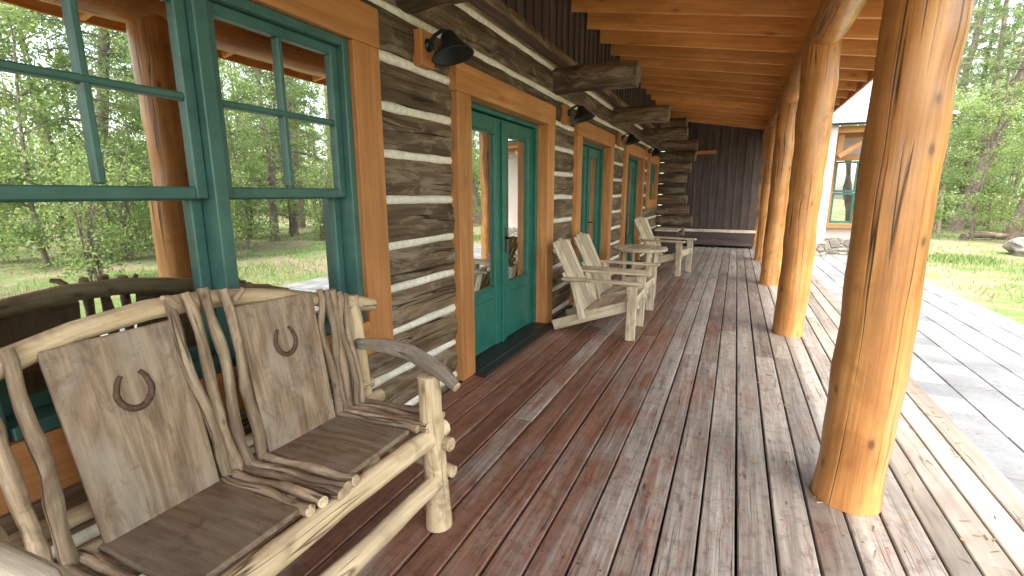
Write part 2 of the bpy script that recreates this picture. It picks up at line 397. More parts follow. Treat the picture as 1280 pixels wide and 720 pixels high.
def trim(o):
    y0,y1,z0,z1=o; mb=MB(); dx=.24; xc=XF-dx/2
    zb=z0 if z0>0 else .004
    hb=z1-TW
    mb.box((xc,y0+TW/2,(zb+hb)/2),(dx,TW,hb-zb),0,grain=2,b=.004)
    mb.box((xc,y1-TW/2,(zb+hb)/2),(dx,TW,hb-zb),0,grain=2,b=.004)
    mb.box((xc+.003,(y0+y1)/2,z1-TW/2+.001),(dx,y1-y0+.01,TW),0,grain=1,b=.004)
    if z0>0: mb.box((xc+.003,(y0+y1)/2,z0+TW/2-.001),(dx,(y1-y0)-2*TW-.004,TW-.004),0,grain=1,b=.004)
    return mb
tr=[trim(o).build('window_trim' if o[2]>0 else 'door_trim',[M['trim']],cab) for o in OPS]
def sash_unit(mb,y0,y1,z0,z1,x,upper=True,mid=None):
    w=.045; t=.045
    def fr(a,b,c,d,xx,w=w):
        mb.box((xx,a+w/2,(c+d)/2),(t,w,d-c),0,grain=2,b=.005); mb.box((xx,b-w/2,(c+d)/2),(t,w,d-c),0,grain=2,b=.005)
        mb.box((xx+.001,(a+b)/2,d-w/2),(t,b-a-2*w,w),0,b=.005); mb.box((xx+.001,(a+b)/2,c+w/2),(t,b-a-2*w,w),0,b=.005)
        mb.quad([(xx,a+w*.8,c+w*.8),(xx,b-w*.8,c+w*.8),(xx,b-w*.8,d-w*.8),(xx,a+w*.8,d-w*.8)],1)
    m=(z0+z1)/2 if mid is None else mid
    fr(y0,y1,m-.02,z1,x); fr(y0,y1,z0,m+.02,x-.048)
    yc=(y0+y1)/2; zc=(m+.03+z1-w)/2
    mb.box((x+.004,yc,(m+.03+z1-w)/2),(.035,.026,z1-w-m-.03),0,grain=2,b=.006)
    mb.box((x+.0065,yc,zc),(.035,y1-y0-2*w,.026),0,b=.006)
mb=MB(); x=XF-.10
iy0,iy1,iz0,iz1=.27+TW,2.11-TW,.53+TW,2.33-TW
for yy in (iy0+.02,iy1-.02): mb.box((x+.015,yy,(iz0+iz1)/2),(.11,.04,iz1-iz0),0,grain=2)
mb.box((x+.02,1.195,(iz0+iz1)/2),(.10,.055,iz1-iz0),0,grain=2)
mb.box((x+.016,(iy0+iy1)/2,iz1-.02),(.108,iy1-iy0-.08,.04),0); mb.box((x+.03,(iy0+iy1)/2,iz0+.02),(.13,iy1-iy0-.08,.04),0)
sash_unit(mb,iy0+.04,1.167,iz0+.04,iz1-.04,x+.01,mid=1.40); sash_unit(mb,1.223,iy1-.04,iz0+.04,iz1-.04,x+.01,mid=1.40)
mb.build('sash_window',[M['green2'],M['glass']],cab)
mb=MB(); a,b,c,d=W2[0]+TW,W2[1]-TW,W2[2]+TW,W2[3]-TW
for q in (0,1):
    h=(b-a)/2; sash_unit(mb,a+q*h,a+(q+1)*h,c,d,x+.01)
mb.build('sash_window',[M['green'],M['glass']],cab)
def doors(o):
    y0,y1,_,z1=o; a,b=y0+TW,y1-TW; zt=z1-TW; x=XF-.17; mb=MB()
    for yy in (a+.02,b-.02): mb.box((x+.01,yy,zt/2),(.09,.04,zt-.01),0,grain=2)
    mb.box((x+.012,(a+b)/2,zt-.02),(.088,b-a-.08,.04),0)
    a+=.04;b-=.04;zt-=.045; m=(a+b)/2; s=.115; t=.045
    for (p,q) in ((a+.002,m-.003),(m+.003,b-.002)):
        mb.box((x,p+s/2,zt/2+.01),(t,s,zt-.03),0,grain=2); mb.box((x,q-s/2,zt/2+.01),(t,s,zt-.03),0,grain=2)
        mb.box((x-.001,(p+q)/2,zt-.065),(t,q-p-2*s,.12),0); mb.box((x-.001,(p+q)/2,.30),(t,q-p-2*s,.53),0)
        for yy in (p+s+.008,q-s-.008): mb.box((x+.014,yy,(.565+zt-.125)/2),(.03,.016,zt-.69),0,grain=2)
        mb.box((x+.015,(p+q)/2,.573),(.03,q-p-2*s-.03,.016),0); mb.box((x+.015,(p+q)/2,zt-.133),(.03,q-p-2*s-.03,.016),0)
        mb.box((x+.024,(p+q)/2,.30),(.012,q-p-2*s-.07,.36),0,b=.005)
        mb.quad([(x,p+s-.01,.55),(x,q-s+.01,.55),(x,q-s+.01,zt-.11),(x,p+s-.01,zt-.11)],1)
    mb.box((x+.03,m,zt/2),(.03,.04,zt-.05),0,grain=2)
    mb.box((x+.028,m+.06,.98),(.012,.05,.24),2,b=.004)
    mb.tube([(x+.03,m+.06,1.0),(x+.085,m+.06,1.0)],.009,8,2); mb.tube([(x+.085,m+.055,1.0),(x+.087,m+.12,1.0),(x+.08,m+.17,.995)],.009,8,2)
    mb.box((XF-.10,(y0+y1)/2,.014),(.26,b-a+.06,.026),3); mb.box((XF+.06,(y0+y1)/2,.009),(.10,b-a+.16,.016),3)
    return mb
for o in (D1,D2,D3): doors(o).build('double_door',[M['green'],M['glass'],M['brass'],M['black']],cab)
mb=MB()
mb.box((-4.6,5,-.03),(5,15.2,.05),1); mb.box((-4.6,5,2.75),(5,15.2,.05),0); mb.box((-7.1,5,1.3),(.05,15.2,2.9),0)
for yy in (-2.6,2.5,5.2,8,12.6): mb.box((-4.6,yy,1.3),(4.9,.06,2.85),0)
mb.build('interior_room',[M['room'],M['roomfloor']],cab)
def pine_chair(mb,ox,oy,rz):
    R=Rz(rz); o=Vector((ox,oy,0))
    for sx in(-.2,.2):
        for sy in(-.2,.2):
            h=.45 if sx>0 else 1.0
            mb.box(o+R@Vector((sx,sy,h/2)),(.045,.045,h),0,R,grain=2)
    mb.box(o+R@Vector((0,0,.46)),(.46,.46,.03),0,R)
    for z in(.65,.8,.95): mb.box(o+R@Vector((-.2,0,z)),(.025,.38,.07),0,R)
mb=MB(); mb.box((-2.9,.9,.74),(.9,1.5,.05),0)
for a in(-.38,.38):
    for b in(-.65,.65): mb.box((-2.9+a,.9+b,.36),(.08,.08,.71),0,grain=2)
mb.build('dining_table',[M['furn']])
for q in((-2.5,-.1,1.57),(-2.2,1.3,3.14),(-3.5,1.1,0),(-2.9,2.0,-1.57)):
    mb=MB(); pine_chair(mb,*q); mb.build('dining_chair',[M['furn']])
for (lx,ly,lz) in((-3.2,4.3,1.0),(-4.2,3.6,1.0),(-3.4,7.0,1.0)):
    mb=MB(); mb.lathe([(.001,0),(.12,0),(.12,.02),(.02,.05),(.015,.35)],(lx,ly,lz-.25),mat=0)
    mb.lathe([(.07,.18),(.12,0)],(lx,ly,lz+.05),mat=1); mb.box((lx,ly,lz-.28),(.4,.4,.04),2); mb.box((lx,ly,(lz-.3)/2),(.32,.32,lz-.3),2)
    mb.build('table_lamp',[M['brass'],M['glow'],M['furn']])

# ---------------------------------------------------------------- deck
mb=MB(); XD=.845; bw=.1455; nb=18; x0=XD-nb*bw
for i in range(nb):
    xx=x0+(i+.5)*bw; y=-2.6-U(0,3)
    while y<14:
        L=random.choice((3.6,4.2,4.9)); a=max(y,-2.6); b=min(y+L,14.0)
        if b-a>.05: mb.box((xx+U(-.0015,.0015),(a+b)/2,-.018+U(-.0018,.0018)),(bw-.0095+U(-.0015,.0015),b-a-.004,.034),0,rot=Rz(U(-.0003,.0003)),grain=1,b=.005)
        y+=L
    yy=-.3
    while yy<9:
        for dx in(-.042,.042):
            c=(xx+dx+U(-.004,.004),yy+U(-.006,.006)); n=7
            vs=[(c[0]+.0042*math.cos(6.283*k/n),c[1]+.0042*math.sin(6.283*k/n),.0018) for k in range(n)]
            mb.add(vs,[tuple(range(n))],vs,1)
        yy+=.61
mb.box(((x0+XD)/2-.05,5.7,-.09),(XD-x0+.1,16.5,.06),2)
mb.build('porch_deck',[M['deck'],M['screw'],M['under']])
mb=MB()
mb.box((XD+.016,5.7,-.055),(.026,16.6,.112),0,grain=1)
for i in range(4):
    xx=XD+.035+(i+.5)*.142; y=-2.6-U(0,3)
    while y<14:
        L=random.choice((3.6,4.8)); a=max(y,-2.6); b=min(y+L,14.2)
        if b-a>.05: mb.box((xx,(a+b)/2,-.115),(.134,b-a-.004,.036),0,grain=1,b=.005)
        y+=L
mb.box((XD+.31,5.7,-.185),(.55,16.6,.09),1)
mb.build('porch_step',[M['step'],M['under']])
# small pine litter on deck, step and path
mb=MB()
for i in range(520):
    q=random.random()
    if q<.35: X,Y,Z=U(.95,1.4),U(.5,9),-.0955
    elif q<.8: X,Y,Z=U(1.5,3.3),U(1.5,12),-.206
    else: X,Y,Z=U(.2,.84),U(.8,8),.0025
    L=U(.008,.028); w=U(.001,.004); a=U(0,6.28); c,s_=math.cos(a),math.sin(a)
    P4=[(X+c*L-s_*w,Y+s_*L+c*w,Z),(X-c*L-s_*w,Y-s_*L+c*w,Z+.001),(X-c*L+s_*w,Y-s_*L-c*w,Z+.002),(X+c*L+s_*w,Y+s_*L-c*w,Z+.004)]
    mb.add(P4,[(0,1,2,3)],P4,0)
mb.build('leaf_litter',[M['litter']])
# ---------------------------------------------------------------- posts
for yp in (-.52,2.45,5.38,8.33,11.3,14.15):
    mb=MB(); pts=[];rad=[];ph=U(0,50)
    H=2.74; sc=.95 if yp==2.45 else 1.0
    for k in range(81):
        t=k/80; z=H*t
        pts.append((.585+.016*noise.noise((z*.8,ph,0))+(.012*t),yp+.016*noise.noise((z*.8,ph,7)),z+.001))
        r=.137+.012*noise.noise((z*1.1,ph,3))+.005*noise.noise((z*3.1,ph,8))+.012*t-.002+.008*math.exp(-z*9)
        rad.append(r*sc)
    mb.tube(pts,rad,n=56,mat=0,capmat=1,amp=.038,freq=4.8)
    mb.build('porch_post',[M['post'],M['postend']])
mb=MB(); pts=[];rad=[]
for k in range(120):
    y=-2.8+17.0*k/119; pts.append((.60+.02*noise.noise((y*.5,1,0)),y,2.82+.015*noise.noise((y*.5,9,0)))); rad.append(.148+.012*noise.noise((y*.6,3,3)))
mb.tube(pts,rad,n=28,mat=0,capmat=1,amp=.04,freq=3)
mb.build('porch_beam',[M['post'],M['postend']])
# ---------------------------------------------------------------- roof
roof=empty('porch_roof')
sl=-.1667; ang=math.atan(.1667)
def zr(x): return 3.37+(x+1.8)*sl
mb=MB(); y=-2.5; xe=1.42
while y<14.1:
    xm=(-1.85+xe)/2; L=(xe+1.85)/math.cos(ang)
    mb.box((xm,y,zr(xm)+.09),(L,.045,.185),0,rot=Ry(ang),grain=0,b=.004); y+=.61
mb.build('rafters',[M['rafter']],roof)
mb=MB(); x=-1.99
while x<1.46:
    xm=x+.07; y=-2.7
    while y<14.3:
        L=random.choice((3.0,3.66,4.27)); b=min(y+L,14.3)
        mb.box((xm,(y+b)/2,zr(xm)+.205),(.138,b-y-.003,.022),0,rot=Ry(ang),grain=1,b=.003); y+=L
    x+=.1405
mb.build('roof_boards',[M['ceil']],roof)
mb=MB(); mb.box((-.25,5.8,zr(-.25)+.235),(3.6,17.1,.03),0,rot=Ry(ang)); mb.build('roof_covering',[M['shingle']],roof)
mb=MB(); mb.box((1.45,5.8,zr(1.45)+.10),(.03,17.1,.2),0); mb.build('fascia',[M['rafter']],roof)

# ---------------------------------------------------------------- back wall
mb=MB()
mb.box((-.55,14.08,1.6),(2.7,.04,3.5),0,grain=2,b=.001)
x=-1.85
while x<.72:
    mb.box((x+.1,14.05,1.6),(.19,.022,3.4),0,grain=2,b=.003); mb.box((x,14.03,1.6),(.05,.022,3.4),0,grain=2,b=.003); x+=.20
mb.build('back_wall',[M['dark']])
mb=MB(); mb.box((-.83,14.0,2.48),(.50,.03,.09),0,grain=0)
for a in np.linspace(-.2,.2,5): mb.tube([(-.83+a,13.99,2.49),(-.83+a,13.92,2.50)],.012,8,0)
mb.build('coat_peg_rail',[M['trim']])
mb=MB(); mb.box((-.45,13.75,.425),(1.95,.42,.05),0,grain=0)
mb.box((-.45,13.57,.23),(1.9,.04,.34),1,grain=0)
for a in(-1.35,.45): mb.box((a,13.75,.2),(.05,.36,.40),1,grain=2)
mb.build('wall_bench',[M['chair'],M['dark']])
mb=MB(); mb.box((-1.45,12.05,.27),(.5,.8,.5),0); mb.box((-1.45,12.05,.54),(.54,.84,.03),1)
mb.build('storage_box',[M['dark'],M['chair']])

# ---------------------------------------------------------------- wall lamps
for yy in (2.55,5.2,7.9,10.48):
    mb=MB(); z=2.25
    mb.box((XL+.015,yy,z),(.07,.13,.20),1,grain=2)
    mb.lathe([(.001,.025),(.03,.025),(.038,0)],(XL+.05,yy,z+.02),Ry(math.pi/2),mat=0)
    mb.tube([(XL+.05,yy,z+.02),(XL+.10,yy,z+.07),(XL+.15,yy,z+.09),(XL+.19,yy,z+.07)],.012,10,0,amp=0)
    R=Ry(-.25)
    mb.lathe([(.001,.075),(.03,.07),(.045,.05),(.06,.02),(.085,-.02),(.125,-.065),(.128,-.072),(.120,-.066),(.055,0),(.001,.02)],(XL+.205,yy,z+.01),R,n=32,mat=0)
    mb.build('wall_lamp',[M['metal'],M['trim']])

# ---------------------------------------------------------------- log bench
def wav(p0,p1,n=9,a=.012,f=2.5,bow=(0,0,0)):
    p0=Vector(p0);p1=Vector(p1);s=U(0,90);out=[]
    for k in range(n+1):
        t=k/n; p=p0.lerp(p1,t); w=math.sin(t*math.pi)
        p+=Vector((noise.noise((t*f,s,0)),noise.noise((t*f,s,5)),noise.noise((t*f,s,9))))*a*2*min(1,w*3)+Vector(bow)*w
        out.append(p)
    return out
def taper(r0,r1,n): return [(r0+(r1-r0)*k/n)*(1+U(-.05,.05)) for k in range(n+1)]
mb=MB(); PE,ST,AR,PA,RU,EN,SE=0,1,2,3,4,5,6
rl=[(-1.60,.14,.865),(-1.615,.28,.925),(-1.62,.46,.985),(-1.625,.62,1.025),(-1.625,.80,1.045),(-1.625,.98,1.043),(-1.62,1.15,1.02),(-1.615,1.30,.99),(-1.61,1.45,.95),(-1.60,1.60,.905),(-1.59,1.76,.862)]
mb.tube(rl,[.036,.035,.034,.033,.034,.033,.031,.031,.032,.036,.034],n=16,mat=PE,capmat=EN,amp=.10,freq=11)
mb.tube(wav((-1.045,1.49,0),(-1.075,1.49,.675),8,.006),[.058,.053,.050,.048,.050,.048,.045,.044,.043],n=20,mat=PE,capmat=EN,amp=.06,freq=8)
mb.tube(wav((-1.045,.31,0),(-1.07,.31,.65),8,.006),taper(.056,.046,8),n=20,mat=PE,capmat=EN,amp=.06,freq=8)
mb.tube(wav((-1.50,1.60,0),(-1.60,1.63,.93),8,.01),taper(.048,.036,8),n=16,mat=PE,capmat=EN,amp=.06,freq=8)
mb.tube(wav((-1.50,.24,0),(-1.60,.22,.93),8,.01),taper(.048,.036,8),n=16,mat=PE,capmat=EN,amp=.06,freq=8)
mb.tube([(-1.62,1.615,.70),(-1.5,1.60,.715),(-1.36,1.575,.735),(-1.2,1.545,.735),(-1.08,1.515,.715),(-1.0,1.495,.69),(-.93,1.475,.655)],[.024,.027,.029,.032,.037,.035,.022],n=16,mat=AR,capmat=EN,amp=.14,freq=10,squash=.8)
mb.tube([(-1.62,.22,.70),(-1.5,.235,.715),(-1.36,.255,.72),(-1.2,.28,.715),(-1.08,.30,.69),(-.98,.31,.65)],[.026,.032,.037,.038,.036,.024],n=16,mat=AR,capmat=EN,amp=.14,freq=10)
mb.tube(wav((-1.07,.22,.425),(-1.065,1.565,.415),12,.01),taper(.044,.040,12),n=18,mat=PE,capmat=EN,amp=.06,freq=7)
mb.tube(wav((-1.52,.14,.43),(-1.52,1.70,.42),12,.01),taper(.038,.036,12),n=14,mat=PE,capmat=EN,amp=.06,freq=7)
mb.tube(wav((-1.60,1.57,.395),(-.98,1.50,.385),8,.008),taper(.034,.030,8),n=14,mat=PE,capmat=EN,amp=.06,freq=7)
mb.tube(wav((-1.60,.24,.395),(-.98,.31,.385),8,.008),taper(.034,.030,8),n=14,mat=PE,capmat=EN,amp=.06,freq=7)
mb.tube(wav((-1.60,1.58,.27),(-.985,1.52,.25),8,.008),taper(.030,.026,8),n=14,mat=PE,capmat=EN,amp=.06,freq=7)
mb.tube(wav((-1.065,.29,.205),(-1.04,1.47,.215),12,.008),taper(.040,.036,12),n=16,mat=PE,capmat=EN,amp=.05,freq=7)
mb.tube(wav((-1.51,.24,.22),(-1.51,1.6,.22),12,.008),taper(.034,.03,12),n=12,mat=PE,capmat=EN,amp=.05,freq=7)
mb.tube(wav((-1.6,.20,.52),(-1.535,1.66,.50),12,.01),taper(.026,.024,12),n=12,mat=PE,capmat=EN,amp=.06,freq=7)
pa=math.atan(.105/.54)
def backpanel(ya,yb,z0,z1,tl=0):
    zc=(z0+z1)/2; xc=-1.485-(zc-.45)*.105/.54
    mb.box((xc,(ya+yb)/2,zc),(.02,yb-ya,(z1-z0)/math.cos(pa)),PA,rot=Ry(-pa)@Rx(tl),grain=2,b=.005,taper=(1,.97,1.04),rnd=U(.3,1))
    return xc,zc
for (ya,yb,z1,tl) in((.535,.865,1.005,.02),(1.055,1.385,1.0,-.02)):
    xc,zc=backpanel(ya,yb,.455,z1,tl)
    yc=(ya+yb)/2; zh=.84; xh=-1.485-(zh-.45)*.105/.54+.012
    path=[]
    for k in range(21):
        a=math.radians(-235+290*k/20); rx,rz=.045,.056
        yy=rx*math.cos(a)*(1.0 if math.sin(a)<0 else .93); z_=rz*math.sin(a)
        path.append((xh-(z_)*.105/.54,yc+yy,zh+z_))
    mb.tube(path,[.007+.003*math.sin(math.pi*k/20) for k in range(21)],n=8,mat=RU,amp=.05)
sa=math.atan(.02/.4)
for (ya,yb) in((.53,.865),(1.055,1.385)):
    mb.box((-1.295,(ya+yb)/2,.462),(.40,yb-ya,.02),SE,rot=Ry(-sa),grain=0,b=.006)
def seatsticks(ys):
    for yy in ys:
        mb.tube(wav((-1.51,yy+U(-.01,.01),.452),(-1.06+U(-.02,.02),yy+U(-.015,.015),.475),8,.009,2.4),taper(U(.013,.017),U(.015,.021),8),n=10,mat=ST,capmat=EN,amp=.12,freq=14)
seatsticks([.30,.345,.385,.425,.465,.505]); seatsticks([.885,.922,.96,.998,1.035]); seatsticks([1.405,1.442,1.48,1.52,1.56])
def sticks(L):
    for (yb,yt,zt,r) in L:
        mb.tube(wav((-1.495,yb,.44),(-1.575-(zt-.98)*.1,yt,zt),14,.013,2.3),[q*(1+.05*math.sin(j*1.7+yb*40)) for j,q in enumerate(taper(r*1.15,r*.9,14))],n=12,mat=ST,capmat=EN,amp=.11,freq=15)
sticks([(.90,.845,1.07,.017),(.935,.895,1.085,.018),(.98,.955,1.09,.019),(1.03,1.02,1.075,.018)])
sticks([(1.41,1.43,1.0,.015),(1.445,1.465,.99,.016),(1.48,1.495,.985,.017),(1.515,1.53,.97,.017),(1.55,1.565,.955,.015)])
sticks([(.33,.27,.96,.017),(.37,.33,1.0,.018),(.42,.40,1.01,.019),(.475,.465,1.03,.018)])
mb.tube([(-1.575,.86,1.05),(-1.56,.83,1.085),(-1.55,.81,1.09)],[.012,.01,.007],n=8,mat=ST,amp=.1)
mb.tube([(-1.575,1.05,1.03),(-1.56,1.08,1.07)],[.011,.008],n=8,mat=ST,amp=.1)
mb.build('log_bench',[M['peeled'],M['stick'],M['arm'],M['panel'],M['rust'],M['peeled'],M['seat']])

# ---------------------------------------------------------------- armchairs
def mkchair():
    mb=MB(); W=.60
    for sy in(-1,1):
        y=sy*(W/2-.02)
        mb.box((-.03,y,.275),(.09,.035,.55),0,grain=2,b=.005)
        mb.box((-.40,y-sy*.035,.215),(.90,.03,.105),0,rot=Ry(-math.radians(20)),grain=0,b=.006)
        mb.box((-.56,y,.36),(.07,.03,.40),0,rot=Ry(-.25),grain=2,b=.005)
        mb.box((-.33,sy*(W/2-.01),.565),(.78,.095,.028),0,grain=0,b=.008)
        mb.box((-.06,y,.50),(.05,.06,.09),0,b=.01)
    for k in range(7):
        t=k/6; x=-.02-.46*t; z=.405-.155*t-.02*math.sin(t*math.pi)
        mb.box((x,0,z),(.07,W-.09,.02),0,rot=Ry(-math.radians(18)),grain=1,b=.004)
    for k in range(5):
        yy=(k-2)*.105; L=.80-.02*abs(k-2)
        th=math.radians(26); c=Vector((-.50,yy*.85,.22))+Vector((-math.sin(th),0,math.cos(th)))*L/2+Vector((0,yy*.15,0))
        mb.box(c,(.02,.088,L),0,rot=Ry(-th)@Rx(-(k-2)*.02),grain=2,b=.006)
    th=math.radians(26)
    for L,w in((.12,.5),(.42,.56),(.68,.5)):
        c=Vector((-.525,0,.22))+Vector((-math.sin(th),0,math.cos(th)))*L
        mb.box(c,(.025,w,.05),0,rot=Ry(-th),grain=1)
    mb.box((-.03,0,.36),(.03,W-.06,.09),0,grain=1)
    return mb
ch=mkchair().build('wooden_armchair',[M['chair']]); ch.location=(-.80,4.73,0); ch.rotation_euler=(0,0,.03)
inst(ch,'wooden_armchair',(-.83,5.50,0),-.03); inst(ch,'wooden_armchair',(-.72,8.75,0),-.22,1.05)
mb=MB(); mb.lathe([(.001,.70),(.345,.70),(.352,.692),(.352,.674),(.345,.666),(.001,.666)],(0,0,0),n=40,mat=0)
for k in range(7):
    mb.box(((k-3)*.093,0,.703),(.086,2*math.sqrt(max(.338**2-((k-3)*.093+.03*(1 if k>3 else -1 if k<3 else 0))**2,.01)),.016),0,grain=1,b=.003)
for k in range(4):
    a=k*math.pi/2+.6; mb.box((.22*math.cos(a),.22*math.sin(a),.33),(.06,.045,.665),0,rot=Rz(a),grain=2)
    mb.box((.11*math.cos(a),.11*math.sin(a),.28),(.20,.025,.06),0,rot=Rz(a),grain=0)
mb.box((0,0,.28),(.07,.07,.07),0)
t=mb.build('round_table',[M['chair']]); t.location=(-1.10,6.35,0)

# ---------------------------------------------------------------- pavers & ground
mb=MB(); s=.318; y=-2.6
while y<15:
    for c in range(6):
        mb.box((1.475+(c+.5)*s,y+s/2,-.235+U(-.002,.002)),(s-.009,s-.009,.05),0,b=.005,rot=Rz(U(-.006,.006)))
    y+=s
mb.build('paver_path',[M['paver']])
me=bpy.data.meshes.new('ground'); N=120; vs=[];fs=[]
for i in range(N+1):
    for j in range(N+1):
        u=(i/N*2-1); v=(j/N*2-1); X=3+math.copysign(abs(u)**2.2*150,u); Y=10+math.copysign(abs(v)**2.2*150,v)
        d=max(0,math.hypot(max(X-4.0,0),max(Y-16,0))); 
        Z=-.245+.012*noise.noise((X,Y,0))*(1 if X>3.45 else 0)
        if X>3.6: Z+=.10*min(1,(X-3.6)/3)*noise.noise((X*.25,Y*.25,3))
        if d>15: Z+=(d-15)*.02
        if X<3.5 and Y<16: Z=-.249
        vs.append((X,Y,Z))
for i in range(N):
    for j in range(N):
        a=i*(N+1)+j; fs.append((a,a+N+1,a+N+2,a+1))
me.from_pydata(vs,[],fs); me.materials.append(M['ground'])
for p in me.polygons: p.use_smooth=True
g=bpy.data.objects.new('ground',me); COL.objects.link(g)

# ---------------------------------------------------------------- neighbouring building
nbld=empty('neighbouring_lodge')
mb=MB(); mb.box((2.2,17.5,1.35),(3.0,4.0,3.3),0,b=.01); mb.box((2.0,14.7,1.4),(.32,.32,3.3),1,b=.01)
mb.build('walls',[M['stucco'],M['pale']],nbld)
mb=MB(); mb.box((2.0,14.7,-.05),(.48,.48,.42),0,b=.03); mb.box((2.2,15.46,-.02),(3.06,.12,.46),0,b=.03); mb.build('stone_base',[M['stone']],nbld)
mb=MB(); a,b,c,d=2.22,2.98,.48,2.38; yy=15.46
mb.box((a+.06,yy,(c+d)/2),(.12,.1,d-c),0,grain=2); mb.box((b-.06,yy,(c+d)/2),(.12,.1,d-c),0,grain=2)
mb.box(((a+b)/2,yy-.003,d-.06),(b-a+.06,.1,.13),0,grain=0); mb.box(((a+b)/2,yy-.003,c+.06),(b-a+.06,.1,.12),0,grain=0)
mb.box(((a+b)/2,yy-.01,2.95),(3.2,.14,.2),0,grain=0)
mb.box((2.30,14.95,2.6),(.14,.14,.7),0,grain=2)
mb.box((2.6,14.8,2.55),(.8,.1,.12),0,rot=Ry(-.6),grain=0); mb.box((2.3,14.8,2.98),(3.4,.14,.16),0,grain=0)
mb.build('timber_trim',[M['trim']],nbld)
mb=MB()
for z0,z1 in((.62,1.42),(1.44,2.24)):
    for yv in(a+.145,b-.145): mb.box((yv,yy,(z0+z1)/2),(.05,.05,z1-z0),0)
    mb.box(((a+b)/2,yy+.002,z0+.025),(b-a-.34,.05,.05),0); mb.box(((a+b)/2,yy+.002,z1-.025),(b-a-.34,.05,.05),0)
mb.quad([(a+.12,yy+.01,.6),(b-.12,yy+.01,.6),(b-.12,yy+.01,2.26),(a+.12,yy+.01,2.26)],1)
mb.quad([(a+.12,yy+.03,.6),(b-.12,yy+.03,.6),(b-.12,yy+.03,2.26),(a+.12,yy+.03,2.26)],2)
mb.build('lodge_window',[M['green'],M['glass'],M['black']],nbld)
mb=MB(); ra=math.atan(.5)
k=0
while k<22:
    yv=14.35+k*.19; zz=3.08+k*.095; x=.3
    while x<4.2:
        w=U(.2,.32); mb.box((x+w/2,yv+.1,zz+.06),(w-.006,.24,.018),0,rot=Rx(ra-.05),b=.002); x+=w
    k+=1
mb.box((2.25,16.5,4.08),(3.9,4.6,.03),0,rot=Rx(ra))
mb.build('shingle_roof',[M['shingle']],nbld)

# ---------------------------------------------------------------- vegetation
def leaves(C,l,w):
    n=len(C); u=rng.normal(size=(n,3)); u/=np.linalg.norm(u,axis=1)[:,None]; v=rng.normal(size=(n,3))
    v-=u*(u*v).sum(1)[:,None]; v/=np.linalg.norm(v,axis=1)[:,None]
    ls=l*rng.uniform(.6,1.3,(n,1)); ws=w*rng.uniform(.6,1.3,(n,1))
    return np.stack([C-u*ls,C+v*ws-u*ls*.1,C+u*ls,C-v*ws-u*ls*.1],1).reshape(-1,3)
def finish(mb,P,R,name,mats,leafmi):
    nv=len(mb.V); n=len(P)//4
    V=np.vstack([np.array(mb.V,dtype=float).reshape(-1,3),P]); F=list(mb.F)+(np.arange(n*4).reshape(-1,4)+nv).tolist()
    me=bpy.data.meshes.new(name); me.from_pydata(V.tolist(),[],F)
    for m in mats: me.materials.append(m)
    me.polygons.foreach_set('material_index',mb.M+[leafmi]*n); me.polygons.foreach_set('use_smooth',mb.S+[False]*n)
    a=me.attributes.new('rnd','FLOAT','POINT'); a.data.foreach_set('value',np.concatenate([np.array(mb.R),np.repeat(R,4)]).astype(np.float32))
    W=np.vstack([np.array(mb.W,dtype=float).reshape(-1,3),P]); a=me.attributes.new('wc','FLOAT_VECTOR','POINT'); a.data.foreach_set('vector',W.astype(np.float32).ravel())
    me.update(); ob=bpy.data.objects.new(name,me); COL.objects.link(ob); return ob
def pine(name,H=13,r=.2,z0=3.0,spread=2.0,nb=110,per=9,lean=0.0):
    mb=MB(); n=16; ln=lambda z:(lean*z+.15*math.sin(z*.3),.1*math.sin(z*.5+1))
    mb.tube([(*ln(H*k/n),H*k/n-.15) for k in range(n+1)],[r*(1-.85*k/n)*(1.25 if k==0 else 1) for k in range(n+1)],n=12,mat=0,amp=.08,freq=2)
    C=[];R=[]
    for i in range(14):
        z=U(1.0,z0+1); a=U(0,6.28); L=U(.3,.9); ox,oy=ln(z); mb.tube([(ox,oy,z),(ox+L*math.cos(a)*.6,oy+L*math.sin(a)*.6,z-.02),(ox+L*math.cos(a),oy+L*math.sin(a),z-.12)],[.014,.009,.004],n=4,mat=0,amp=0)
    for i in range(nb):
        z=z0+(H-z0)*(i/nb)**.9; f=1-(z-z0)/(H-z0); L=spread*(.25+.75*f)*U(.6,1.1); a=i*2.399+U(-.3,.3)
        ox,oy=ln(z); d=Vector((math.cos(a),math.sin(a),0)); up=U(-.1,.25)
        pts=[Vector((ox,oy,z-.15))+d*L*t+Vector((0,0,L*(up*t-.35*t*t))) for t in(0,.35,.7,1)]
        mb.tube(pts,[.028*(.4+f),.02*(.4+f),.012,.005],n=4,mat=0,amp=0)
        cc=U(0,1)
        for k in range(per):
            t=U(.25,1.02); p=Vector((ox,oy,z-.15))+d*L*t+Vector((0,0,L*(up*t-.35*t*t))); lat=d.cross(Vector((0,0,1)))*U(-.3,.3)*L*(1.1-t*.5)
            m=12; q=np.array(p+lat)+rng.normal(size=(m,3))*np.array([.10,.10,.06]); C.append(q); R+=[min(1,max(0,cc*.6+U(0,.4)))]*m
    C=np.vstack(C); P=leaves(C,.11,.014); return finish(mb,P,np.array(R),name,[M['bark'],M['needle']],1)
